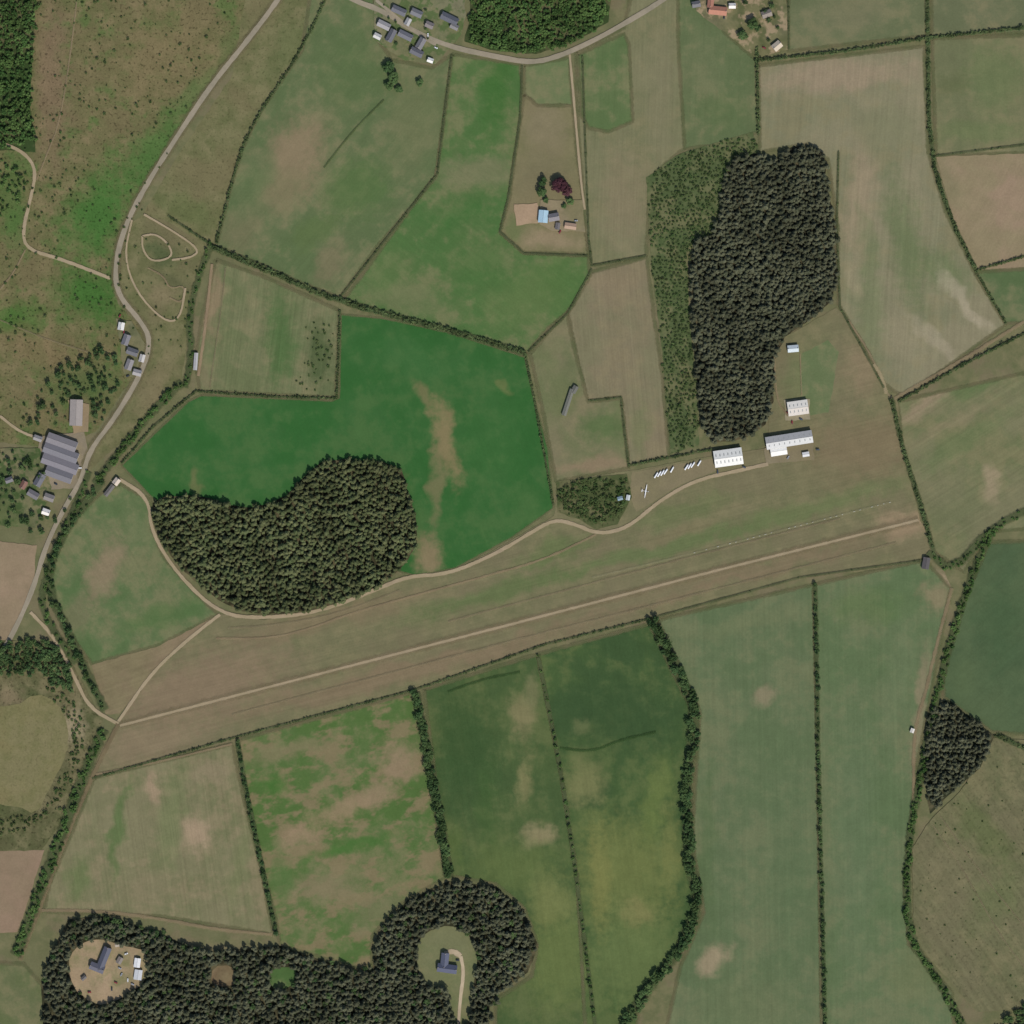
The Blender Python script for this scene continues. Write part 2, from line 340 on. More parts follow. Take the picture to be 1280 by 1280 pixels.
# airfield
F([(148,903),(195,838),(275,768),(330,775),(400,762),(470,735),(520,718),(570,713),(640,675),(692,645),(700,600),(790,588),(890,570),(960,560),(965,430),(1045,385),(1060,400),(1105,485),(1122,502),(1130,570),(1150,650),(1190,735),(1160,765),(1155,705),(1000,722),(820,770),(680,806),(520,860),(300,920),(110,975),(125,940)],(108,104,80),(102,104,76),name='airfield_grass',streak=(14.5,.12,3.2),
  blobs=[(1080,560,75,38,10,(114,102,80),.8),(1130,655,34,18,14,(140,122,100),.85),(1000,640,140,12,14.5,(94,106,70),.8),(820,690,160,9,14.5,(90,106,68),.8),(850,640,60,12,14.5,(94,106,70),.7),(620,740,110,14,16,(88,104,66),.85),(690,690,50,10,20,(86,104,64),.7),(420,770,130,12,16,(118,106,84),.75),(250,860,110,38,16,(122,106,88),.85),(500,840,260,16,14.5,(118,104,84),.85),(900,725,200,10,14.5,(118,104,84),.85),(190,930,70,25,15,(124,110,90),.75),(1000,470,22,34,0,(96,106,72),.7),(1080,460,24,34,0,(126,112,90),.75),(1175,735,22,18,0,(148,132,110),.9),(700,775,260,6,14.5,(104,104,78),.6),(1000,600,60,12,12,(106,104,78),.6),(850,665,50,8,14.5,(112,106,80),.6)])
F([(1002,442),(1035,425),(1048,440),(1036,515),(1012,520),(1000,492)],(90,106,72),(98,110,78),name='paddock')
F([(790,590),(890,573),(896,588),(850,606),(815,628),(795,640),(788,620)],(118,110,88),(110,106,82),name='glider_park')
SCR=[(808,222),(850,192),(940,165),(950,190),(905,215),(900,262),(895,292),(858,310),(862,400),(870,480),(874,556),(836,568),(828,440),(815,340)]
F(SCR,(78,92,60),(70,88,54),name='young_plantation_floor',speck=.3,mid=.25)
F([(740,340),(808,322),(818,400),(828,470),(836,570),(786,582),(776,496),(735,502),(722,450),(710,392)],(112,110,86),(118,110,90),streak=(-85,.16,2.5),blobs=[(770,360,30,25,0,(124,112,92),.6),(800,540,12,30,0,(98,108,74),.6)])
F([(663,442),(690,410),(708,392),(720,445),(735,502),(776,498),(786,585),(695,602),(680,520)],(98,106,74),(110,108,84),blobs=[(690,430,18,30,0,(112,110,84),.6),(750,535,26,24,0,(76,100,60),.8),(740,583,45,8,5,(128,112,92),.85),(690,550,12,34,0,(114,108,86),.6),(715,470,10,30,10,(88,100,68),.6)])
VF=[(252,494),(415,501),(424,497),(426,393),(480,398),(560,415),(656,446),(668,500),(685,560),(692,635),(640,672),(570,710),(520,720),(450,700),(300,700),(190,622),(152,582),(190,545),(235,502)]
F(VF,(48,90,48),(56,94,54),name='barley_field',mid=.1,fine=.12,streak=(-70,.05,4),tint=((72,98,60),.5),blobs=[(558,555,13,48,12,(124,112,86),.85),(530,492,8,24,40,(110,106,78),.75),(545,605,8,45,-5,(110,106,80),.75),(535,695,18,26,0,(122,110,88),.9),(500,645,7,40,0,(104,106,76),.6),(632,480,6,10,0,(96,104,68),.7),(245,600,5,12,0,(104,104,74),.6),(660,630,16,26,30,(66,98,58),.6),(520,450,60,20,-15,(60,98,58),.5),(620,560,30,60,0,(60,98,56),.4)])
F([(270,325),(330,346),(424,388),(420,497),(250,489),(244,450),(254,390)],(94,104,72),(104,110,80),streak=(83,.2,2.2),blobs=[(268,380,10,50,-6,(130,114,92),.8),(350,425,20,56,0,(68,98,56),.85),(400,440,16,42,0,(66,84,52),.8),(250,470,8,16,0,(112,106,82),.6)])
FL=[(190,622),(250,618),(300,636),(350,628),(383,592),(408,573),(500,578),(512,620),(523,660),(516,695),(480,730),(430,755),(340,770),(290,762),(240,725),(205,685),(190,650)]
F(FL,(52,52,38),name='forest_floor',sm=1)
F([(150,605),(188,625),(190,662),(205,697),(240,737),(272,768),(200,806),(115,830),(85,790),(60,735),(65,690),(90,650),(125,618)],(78,102,64),(90,106,72),streak=(-60,.08,4),blobs=[(130,715,18,50,-25,(126,112,92),.85),(180,660,18,24,0,(92,108,74),.6),(95,770,14,26,0,(106,106,80),.7),(200,770,50,16,20,(72,102,58),.6)])
F([(115,831),(200,807),(272,769),(195,836),(150,892),(132,893)],(122,108,88),(112,104,80),streak=(20,.12,3),name='dry_grass')
F([(0,645),(46,682),(42,730),(14,800),(0,812)],PK,(128,114,94),name='ploughed_field',tint=None)
F([(0,815),(40,800),(85,820),(128,900),(110,985),(50,1065),(0,1065)],(76,84,54),(90,90,64),name='marsh',fine=.3,mid=.3,speck=.4,blobs=[(95,900,14,22,0,(146,134,112),.7),(10,870,20,14,0,(122,108,88),.6)])
F([(0,908),(18,885),(45,865),(72,878),(86,905),(84,945),(62,985),(45,1020),(20,1005),(0,985)],(116,110,78),(106,106,72),sm=1,name='rough_pasture',fine=.25,speck=.15)
F([(0,1066),(55,1063),(42,1105),(22,1165),(0,1185)],(134,114,98),(126,110,92),name='ploughed_field',tint=None)
F([(0,1190),(30,1205),(60,1240),(70,1280),(0,1280)],(86,98,64),(94,102,72))
F([(118,972),(290,930),(305,1000),(325,1080),(342,1168),(200,1145),(55,1140),(62,1105),(90,1040)],(114,112,86),(104,108,78),streak=(-82,.18,3),tint=((128,116,94),.6),
  blobs=[(148,1040,7,60,-12,(78,102,60),.8),(245,1042,18,20,0,(148,130,110),.9),(215,1020,16,70,-10,(98,110,74),.6),(180,1110,40,26,0,(118,112,88),.6),(192,985,8,24,10,(144,126,106),.85),(260,970,22,14,0,(128,118,96),.7),(95,1100,12,30,-15,(88,106,66),.7),(300,1080,10,60,-12,(102,110,76),.6)])
F([(297,925),(515,866),(530,930),(545,1020),(556,1097),(500,1130),(465,1170),(465,1215),(350,1182),(345,1150),(325,1070),(305,990)],(72,100,52),(80,104,60),mott=((118,108,82),24,.46,.60,1.6,14),tint=((112,108,80),.6),
  blobs=[(500,950,22,26,0,(130,114,92),.9),(430,1010,46,14,20,(132,116,92),.85),(470,990,30,16,20,(130,114,92),.8),(375,1045,28,12,15,(134,116,94),.85),(360,938,50,9,15,(112,108,80),.8),(400,1110,56,18,10,(116,110,84),.75),(440,1058,60,8,15,(64,102,48),.85),(345,980,18,16,0,(62,102,46),.85),(350,1100,12,40,0,(76,104,58),.7),(480,1140,40,24,20,(108,108,80),.75)])
F([(530,862),(672,818),(700,960),(722,1100),(745,1280),(610,1280),(620,1250),(665,1220),(672,1180),(655,1135),(620,1105),(565,1095),(545,980)],(62,84,50),(72,92,54),streak=(-82,.09,4),tint=((96,102,66),.4),
  blobs=[(580,930,40,70,0,(52,78,44),.8),(655,895,16,30,0,(116,112,80),.85),(665,858,10,22,0,(106,108,76),.8),(655,975,10,30,-8,(112,112,76),.85),(672,1045,20,15,0,(124,118,88),.95),(640,1085,60,34,0,(86,102,58),.75),(700,1200,40,60,0,(94,108,62),.8),(610,1010,12,50,0,(58,86,46),.6),(690,1130,26,32,0,(106,114,68),.7),(570,1060,10,30,0,(76,96,52),.6)])
F([(672,818),(812,780),(850,860),(870,892),(858,1000),(860,1080),(876,1130),(850,1190),(800,1240),(775,1280),(745,1280),(722,1100),(700,960)],(56,80,48),(66,90,52),streak=(-82,.09,4),tint=((96,104,64),.4),
  blobs=[(780,1090,66,70,0,(98,108,62),.85),(730,975,26,30,0,(106,110,72),.9),(770,890,70,50,0,(52,76,46),.8),(728,912,12,10,0,(94,104,68),.7),(790,1200,60,60,0,(92,108,64),.8),(820,1000,16,50,-10,(94,110,60),.7),(750,1100,14,60,0,(116,118,68),.6),(800,1140,22,16,0,(118,116,74),.65),(840,1060,8,60,0,(108,114,66),.5)])
F([(822,775),(1017,731),(1023,1000),(1031,1280),(778,1280),(850,1210),(880,1140),(865,1050),(875,890),(855,845)],(84,102,72),(92,107,78),streak=(-89,.11,4),tint=((104,108,80),.5),
  blobs=[(955,865,16,14,0,(126,118,96),.8),(892,1200,15,18,-30,(138,126,104),.9),(925,780,90,12,12,(98,108,78),.6),(885,1060,10,100,0,(78,100,66),.6),(980,1100,30,120,0,(82,102,72),.6),(930,1260,60,40,0,(94,106,76),.6)])
F([(1017,731),(1156,700),(1188,735),(1165,860),(1145,960),(1135,1060),(1130,1110),(1136,1180),(1190,1240),(1205,1280),(1031,1280),(1023,1000)],(84,104,72),(92,108,78),streak=(-89,.11,4),tint=((104,108,80),.5),
  blobs=[(1085,760,50,20,10,(80,104,64),.6),(1120,850,16,80,-8,(94,110,80),.6),(1070,1050,26,150,0,(90,108,80),.5),(1152,880,8,70,-8,(124,116,94),.8),(1140,1220,30,30,0,(100,108,76),.6),(1170,745,18,16,0,(126,116,92),.8)])
F([(1236,678),(1280,668),(1280,935),(1240,915),(1180,872),(1178,840),(1200,760)],(68,88,62),(76,94,66),streak=(40,.08,6),tint=None,blobs=[(1250,780,30,60,0,(62,86,58),.6),(1200,850,20,30,0,(78,96,66),.6)])
F([(1242,922),(1280,940),(1280,1245),(1220,1265),(1142,1175),(1140,1060),(1165,1022),(1200,990)],(102,100,76),(94,98,70),name='rough_pasture',streak=(-55,.18,6),fine=.22,speck=.2,blobs=[(1230,1040,50,18,-50,(84,96,60),.7),(1250,1120,26,50,-40,(92,102,68),.6),(1180,1100,30,40,0,(108,104,80),.6)])
F([(695,602),(784,592),(790,622),(772,655),(745,662),(725,650),(697,640)],(74,84,54),(66,80,48),name='scrub_floor',speck=.4)
WB=[(60,1200),(85,1150),(125,1145),(180,1160),(255,1190),(350,1182),(400,1200),(465,1218),(472,1165),(510,1125),(560,1102),(620,1108),(655,1140),(673,1182),(660,1215),(612,1250),(600,1280),(60,1280),(52,1230)]
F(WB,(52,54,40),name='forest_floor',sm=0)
CL1=[(92,1185),(120,1172),(150,1180),(186,1190),(186,1225),(150,1250),(118,1258),(92,1235),(84,1205)]
CL2=[(266,1208),(292,1206),(296,1230),(280,1234),(264,1230)]
CL3=[(337,1214),(352,1208),(369,1210),(370,1228),(355,1238),(338,1234)]
CL4=[(530,1165),(565,1155),(590,1170),(598,1205),(590,1232),(586,1280),(568,1280),(562,1232),(535,1235),(522,1215),(520,1185)]
F(CL1,(156,136,114),(140,126,102),sm=1,name='farmyard',mid=.3,tint=((104,106,74),.8),fine=.25)
F(CL2,(116,94,78),(104,90,70),name='clearing',sm=1,mid=.3)
F(CL3,(68,98,54),(80,100,60),name='clearing',sm=1,mid=.3)
F(CL4,(106,110,80),(98,108,74),sm=1,name='garden_lawn')
FR=[(905,205),(948,188),(965,205),(985,185),(1010,180),(1034,195),(1032,225),(1045,280),(1046,370),(1020,395),(968,430),(966,525),(930,550),(878,555),(870,460),(858,305),(900,290)]
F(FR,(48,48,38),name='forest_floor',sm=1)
PS=[(1160,885),(1185,874),(1243,920),(1225,960),(1190,990),(1162,1018),(1155,960)]
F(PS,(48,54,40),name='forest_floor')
TW=[(590,0),(800,0),(760,28),(720,52),(670,68),(620,64),(580,52),(588,25)]
F(TW,(52,70,40),name='woodland_floor')
F([(462,0),(560,0),(582,20),(578,42),(545,80),(505,76),(468,50)],(112,112,90),(96,104,74),name='village_gardens',mid=.3,mott=((76,96,58),14,.48,.58))
F([(858,0),(975,0),(985,62),(945,72),(905,40),(870,14)],(104,102,80),(84,92,60),name='village_gardens',mid=.3,mott=((144,128,106),16,.5,.6))
F([(50,545),(105,540),(112,575),(100,610),(60,612),(42,585)],(132,122,108),(120,112,98),name='farmyard')
F([(85,500),(112,505),(110,540),(92,542)],(136,120,98),(126,112,92),name='farmyard')
F([(145,398),(165,402),(188,440),(175,475),(155,468),(150,430)],(118,112,96),(92,98,72),name='village_gardens',mid=.3)
F([(0,560),(50,560),(65,610),(45,660),(0,640)],(84,96,62),(100,102,78),name='village_gardens',mid=.3,mott=((62,84,48),16,.48,.58))
F([(675,250),(728,250),(732,290),(690,288),(674,280)],(128,118,98),(110,108,82),name='farmyard',mid=.25)
F([(642,256),(672,254),(676,278),(646,282)],(154,132,112),(144,126,104),name='riding_arena')
F([(980,500),(1012,498),(1012,524),(982,526)],(140,134,118),(128,122,102),name='farmyard')
F([(955,560),(1015,545),(1018,575),(958,580)],(124,116,98),(116,108,88),name='apron')
# ================= tracks
GY=(142,134,122); DT=(154,140,120); D2=(144,132,110)
road=road_mat(GY,(132,126,114),.18,1.0,.12)
dirt=road_mat(DT,D2,.4,1.0,.35)
faint=road_mat((138,124,100),None,.7,.75,.6)
vfaint=road_mat((134,124,100),None,.8,.5,.8)
R1=[(385,-60),(348,0),(310,50),(265,105),(225,165),(182,232),(155,285),(143,335),(148,370),(175,400),(189,425),(178,465),(142,525),(112,563),(102,600),(82,632),(58,680),(42,735),(20,785),(0,820),(-60,900)]
ribbon('grass_verge',R1[:15],15,road_mat((116,110,84),None,.6,.7,.5)); ribbon('country_road',R1,6.5,road)
ribbon('country_road',[(400,-25),(440,0),(480,14),(515,38),(560,58),(620,71),(665,79),(700,70),(740,52),(780,30),(830,0),(880,-40)],7,road)
ribbon('village_street',[(470,0),(500,25),(530,48),(545,56)],4,road)
ribbon('farm_track',[(-50,165),(0,178),(30,190),(46,212),(38,250),(28,290),(34,312),(80,325),(138,348)],5,dirt)
ribbon('footpath',[(98,-20),(92,40),(76,150),(58,195),(46,225)],2.8,faint)
ribbon('footpath',[(32,312),(18,340),(0,362)],3,faint)
ribbon('footpath',[(0,400),(60,425),(110,440)],3,vfaint)
ribbon('footpath',[(0,520),(25,540),(50,548)],4,dirt)
ribbon('farm_drive',[(712,68),(716,110),(722,180),(727,235),(731,262)],3.6,dirt)
ribbon('airfield_track',[(148,598),(186,622),(189,665),(222,718),(275,768),(330,773),(400,765),(470,737),(510,720),(560,718),(620,692),(660,668),(692,649),(718,655),(748,668),(785,660),(825,625),(870,600),(915,590),(960,580)],5.5,dirt)
ribbon('airfield_track',[(275,768),(240,795),(190,840),(148,902)],5,dirt)
ribbon('airfield_track',[(38,765),(70,798),(95,850),(112,885),(148,905)],5.5,dirt)
ribbon('airfield_track',[(270,798),(340,798),(390,785),(440,766),(520,744),(600,722),(680,700),(745,668)],4,faint)
ribbon('airfield_track',[(285,785),(340,782),(420,768),(500,738)],4,vfaint)
ribbon('airfield_track',[(148,905),(125,950),(85,1040),(52,1130),(25,1200)],7,road_mat((122,110,86),None,.6,.8,.4))
ribbon('grass_runway',[(150,907),(300,868),(640,780),(900,712),(1148,650)],15,road_mat((130,118,96),(120,110,86),.9,.7,.4),sm=0)
ribbon('runway_wheel_track',[(150,907),(300,868),(640,780),(900,712),(1148,650)],5,road_mat((158,144,122),(146,134,112),.7,.9,.35),sm=0)
ribbon('runway_wheel_track',[(290,893),(640,801),(900,735),(1120,678)],4,vfaint,sm=0)
ribbon('runway_wheel_track',[(560,777),(860,697),(1050,648)],4,vfaint,sm=0)
ribbon('field_track',[(52,1138),(120,1138),(200,1148),(270,1162),(340,1168)],6,faint)
ribbon('field_track',[(120,968),(200,952),(290,930)],4,faint)
ribbon('field_track',[(1190,735),(1172,800),(1158,862),(1142,912),(1142,1000)],6,faint)
ribbon('field_track',[(1280,402),(1200,452),(1118,498)],6,faint); ribbon('field_track',[(1060,400),(1090,445),(1108,492),(1118,500)],4,faint)
ribbon('field_track',[(1108,492),(1102,470),(1092,455)],7,road_mat((158,146,118),None,.7,.8,.5))
ribbon('farm_drive',[(572,1300),(575,1250),(580,1215),(576,1195)],5,road_mat((176,162,142),None,.3,1,.2))
ribbon('farm_drive',[(576,1195),(566,1188),(556,1192)],8,road_mat((170,156,136),None,.4,1,.3))
ribbon('footpath',[(180,268),(215,288),(250,312),(240,322),(215,325)],3.2,dirt); ribbon('footpath',[(178,295),(195,292),(212,306),(216,322),(190,328),(178,312),(178,295)],3,dirt)
ribbon('footpath',[(185,335),(205,345),(212,362),(232,356),(228,380),(212,372)],3,faint); ribbon('footpath',[(165,275),(155,320),(170,365),(205,402),(225,400),(232,360)],3,dirt)
ribbon('field_track',[(265,330),(258,400),(248,470)],5,road_mat((144,126,104),None,.6,.9,.4))
ribbon('field_track',[(282,335),(275,400),(262,485)],2.5,vfaint)
ribbon('field_track',[(1165,1030),(1200,1080),(1250,1170),(1285,1215)],2.5,vfaint); ribbon('field_track',[(1175,1020),(1225,1090),(1290,1170)],2.5,vfaint)
ribbon('field_track',[(968,440),(970,500),(985,520)],3,faint); ribbon('field_track',[(1000,442),(1002,495)],2.2,faint)
ribbon('drainage_line',[(405,210),(440,165),(480,125)],3,road_mat((76,92,56),None,.7,.7,.5))
ribbon('drainage_line',[(700,935),(740,940),(775,925),(820,915)],5,road_mat((54,80,44),None,.8,.7,.5))
ribbon('drainage_line',[(560,865),(600,850),(650,840)],5,road_mat((56,82,46),None,.8,.6,.5))
M_white=NT('white_paint').diffuse(lin((200,200,190)))
bm=bmesh.new(); z=nz()
for i in range(34):
    t=i/33; x=868+(1112-868)*t; y=691+(628-691)*t
    if random.random()<.3: continue
    d=Vector((math.cos(math.radians(14.5)),math.sin(math.radians(14.5)),0)); nn=Vector((-d.y,d.x,0)); c=P(x,y,z)
    L=random.uniform(.7,1.4)
    bm.faces.new([bm.verts.new(c+d*a+nn*b) for a,b in ((-L,-.3),(L,-.3),(L,.3),(-L,.3))])
me=bpy.data.meshes.new('runway_marking'); bm.to_mesh(me); bm.free(); me.materials.append(M_white); link(bpy.data.objects.new('runway_marking',me))
ribbon('runway_wheel_track',[(740,722),(868,691),(1112,628)],4,road_mat((144,142,114),None,.8,.3,.8),sm=0)
# ================= hedges
thin([(425,-40),(378,62),(325,140),(300,190),(270,305)],1,.95,.7,1.3)
hedge('hedgerow',[(262,308),(330,336),(420,376),(530,405),(600,424),(657,442)],5,C_bus,2.4,.8,1.6,.9,2)
hedge('hedgerow',[(265,305),(248,345),(236,400),(240,440),(232,485)],6,C_gre,4,.4,.75,.9,1)
hedge('hedgerow',[(228,478),(190,515),(150,565),(118,605)],8,C_gre,3.6,.45,.95,.85,2)
thin([(657,445),(672,520),(692,632)],1,.95,.6,1.1)
thin([(425,390),(421,498),(340,496),(245,489),(190,535),(152,580)],0,.95,.7,1.1)
thin([(565,68),(556,140),(547,218),(515,258),(425,372)],0,.8); thin([(653,82),(650,150),(636,245),(625,290),(655,317),(735,320)],0,.5,.3,.6)
thin([(728,70),(736,300),(740,332),(808,320)],0,.6); thin([(740,336),(710,392),(660,440)],0,.85); thin([(735,501),(776,497),(786,585)],0,.7)
thin([(946,60),(948,170)],0,.95,.8,1.3); thin([(945,76),(1050,65),(1157,48),(1290,34)],0,1,.9,1.5); thin([(985,-30),(986,62)],0,.8)
hedge('hedgerow',[(1158,-60),(1160,60),(1162,190),(1186,268),(1220,338)],2,C_bus,2.2,.8,1.5,.85,1); thin([(1170,195),(1290,180)],0,.4); thin([(1220,338),(1300,315)],0,.9,.7,1.2); thin([(1220,340),(1258,405)],0,.9,.7,1.1)
thin([(1290,412),(1200,458),(1122,503)],0,.95,.8,1.4); hedge('hedgerow',[(1115,500),(1128,560),(1155,645),(1168,695)],3,C_bus,2.4,.8,1.5,.9,1)
thin([(1048,190),(1046,280),(1050,385),(1105,485)],0,.5); thin([(786,582),(890,562)],0,.9,.8,1.3); thin([(858,300),(905,292)],0,1,.9,1.4)
thin([(115,973),(300,920),(520,862),(680,806),(818,772)],0,.75,.6,1.0); thin([(818,772),(1000,722),(1156,700)],0,.25,.3,.6)
hedge('tree_line',[(520,866),(533,935),(548,1010),(562,1098)],9,C_dec,4.2,.7,1.15,1,2)
hedge('tree_line',[(297,926),(308,990),(325,1070),(346,1170)],3,C_dec,5,.5,.85,.95,1)
hedge('tree_line',[(673,822),(700,955),(722,1105),(745,1290)],1.5,C_gre,7,.4,.8,.85,1)
hedge('tree_line',[(815,775),(850,845),(871,890),(860,960),(858,1020),(862,1080),(875,1125),(850,1190),(815,1228),(775,1290)],12,C_dec,4.2,.65,1.2,.95,2)
hedge('tree_line',[(1019,733),(1024,1000),(1032,1300)],2,C_dec,6,.4,.85,.9,1)
hedge('hedgerow',[(1240,662),(1205,745),(1178,840),(1160,920),(1148,985),(1134,1060),(1134,1170),(1170,1222),(1208,1290)],8,C_gre,4,.4,.9,.9,2)
hedge('hedgerow',[(1300,630),(1240,660),(1190,715),(1160,690)],8,C_gre,5,.4,.7,.8,2)
hedge('tree_line',[(128,602),(95,645),(66,690),(60,735),(85,790),(110,845),(132,888)],9,C_dec,4.8,.55,1.05,.9,1)
hedge('tree_line',[(112,590),(92,640),(66,700),(50,750),(62,780),(95,830)],7,C_gre,5,.5,.9,.8,1)
hedge('tree_line',[(130,912),(105,970),(80,1035),(48,1120),(20,1195)],12,C_gre,4,.45,.95,.95,2)
thin([(210,270),(262,305)],0,.8,.6,1.1)
hedge('hedgerow',[(1245,918),(1300,945)],4,C_bus,2.4,.8,1.4,.9,1)
# forests
ex=[CL1,CL2,CL3,CL4]
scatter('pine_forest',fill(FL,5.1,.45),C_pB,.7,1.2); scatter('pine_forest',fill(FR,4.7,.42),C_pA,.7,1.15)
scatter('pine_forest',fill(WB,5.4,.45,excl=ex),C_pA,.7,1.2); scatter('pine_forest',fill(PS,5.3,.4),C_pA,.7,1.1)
scatter('broadleaf_trees',fill(WB,14,excl=ex),C_dec,.6,1.0)
scatter('young_plantation',fill(SCR,4.6,.3,keep=.9,ang=.06),C_sma,.8,1.6)
scatter('woodland',fill(TW,5.6),C_gre,.7,1.15); scatter('woodland',fill([(0,0),(62,0),(42,45),(38,130),(50,190),(0,176)],6),C_gre,.7,1.1)
scatter('woodland',fill([(0,176),(40,200),(30,260),(0,330)],7,clump=18),C_gre,.5,.9)
scatter('woodland',fill([(85,450),(140,430),(155,475),(130,525),(112,540),(108,500),(85,495),(60,530),(30,530),(55,480)],7.5,.5,keep=.6),C_dec,.4,1.0)
scatter('woodland',fill([(0,560),(45,560),(60,600),(90,612),(85,640),(55,680),(40,660),(0,640)],8,.5,keep=.6,excl=[[(30,595),(75,595),(75,640),(30,640)]]),C_dec,.4,1.0)
scatter('woodland',fill([(0,815),(20,800),(60,800),(82,820),(95,870),(75,860),(40,838),(0,855)],6),C_dec,.6,1.0)
scatter('marsh_scrub',fill([(50,855),(90,870),(110,900),(100,960),(60,1040),(0,1050),(0,990),(40,1030),(70,985),(92,940),(90,900)],5.5,keep=.7),C_sma,.8,2.1)
scatter('heath_scrub',fill([(0,0),(338,0),(222,165),(140,345),(178,410),(120,540),(0,520)],9,.5,keep=.6,clump=22),C_sma,.5,1.5)
scatter('heath_scrub',fill([(150,290),(262,308),(236,420),(160,545),(190,430),(144,340)],9,.5,keep=.3),C_sma,.5,1.3)
scatter('scrub',fill([(697,604),(784,594),(788,622),(770,652),(730,650),(698,638)],4.5,keep=.85),C_sma,.9,2.3)
scatter('scrub',fill([(380,400),(422,392),(418,495),(370,490),(375,450)],7,.5,keep=.6),C_sma,.7,1.5)
scatter('heath_scrub',fill([(1242,925),(1280,940),(1280,1245),(1220,1265),(1142,1175),(1140,1060)],12,.5,keep=.3),C_sma,.5,1.1)
scatter('garden_trees',fill([(880,0),(975,0),(985,60),(940,50)],11,.5,keep=.6),C_dec,.4,.8)
scatter('garden_trees',fill([(465,0),(580,0),(545,80),(470,50)],15,.5,keep=.6),C_dec,.25,.5)
scatter('woodland',fill([(1230,1262),(1280,1235),(1280,1280),(1225,1280)],7),C_dec,.6,1)
scatter('garden_trees',fill([(120,1146),(200,1160),(215,1175),(190,1185),(130,1165)],8),C_dec,.6,1)
def lone(name,x,y,kind,h,r,mat,seed):
    o=link(bpy.data.objects.new(name,tree_mesh(name,kind,h,r,int(60+22*r*r),mat,.95,seed))); o.location=P(x,y,.3); return o
lone('copper_beech_tree',700,233,'dec',13,11,M_purple,91); lone('copper_beech_tree',709,239,'dec',11,7,M_purple,92)
for i,(x,y,r) in enumerate([(678,227,6),(677,240,7),(712,252,5),(705,258,3.5),(683,250,4)]): lone('broadleaf_tree',x,y,'dec',r*1.7,r,M_decid,100+i)
for i,(x,y,r) in enumerate([(486,85,8),(492,98,8),(487,108,6),(499,112,5),(525,104,5),(1010,540,3),(940,30,8),(928,45,7)]): lone('sycamore_tree',x,y,'dec',r*1.5,r,M_decid,120+i)
# ================= buildings
def plain(name,c,g=1.0,rough=.8,var=.15):
    n=NT(name); ge=n.n('ShaderNodeNewGeometry'); ns=n.noise(ge.outputs['Position'],.5,4.0,.7)
    col=n.bright(lin(c,g),n.math('ADD',1-var,n.math('MULTIPLY',ns.outputs[0],var*2)))
    b=n.n('ShaderNodeBsdfPrincipled'); n.l(col,b.inputs['Base Color']); b.inputs['Roughness'].default_value=rough; n.l(b.outputs[0],n.out.inputs[0]); return n.m
PM={}
def pm(name,c,**k):
    if (name,c) not in PM: PM[(name,c)]=plain(name,c,**k)
    return PM[(name,c)]
M_glass=pm('window_glass',(50,60,70),rough=.2); M_door=pm('door_paint',(90,70,60)); M_stone=pm('stone_wall',(150,142,128)); M_rend=pm('rendered_wall',(196,190,178))
def mesh_obj(name,verts,faces,mat,parent=None):
    me=bpy.data.meshes.new(name); me.from_pydata(verts,[],faces); me.materials.append(mat); me.update()
    bm=bmesh.new(); bm.from_mesh(me); bmesh.ops.recalc_face_normals(bm,faces=bm.faces); bm.to_mesh(me); bm.free()
    o=link(bpy.data.objects.new(name,me)); 
    if parent: o.parent=parent
    return o
def boxes(name,bl,mat,parent=None):
    V=[];Fc=[]
    for (x0,x1,y0,y1,z0,z1) in bl:
        b=len(V); V+=[(x0,y0,z0),(x1,y0,z0),(x1,y1,z0),(x0,y1,z0),(x0,y0,z1),(x1,y0,z1),(x1,y1,z1),(x0,y1,z1)]
        Fc+=[[b+i for i in f] for f in ((0,3,2,1),(4,5,6,7),(0,1,5,4),(1,2,6,5),(2,3,7,6),(3,0,4,7))]
    return mesh_obj(name,V,Fc,mat,parent)
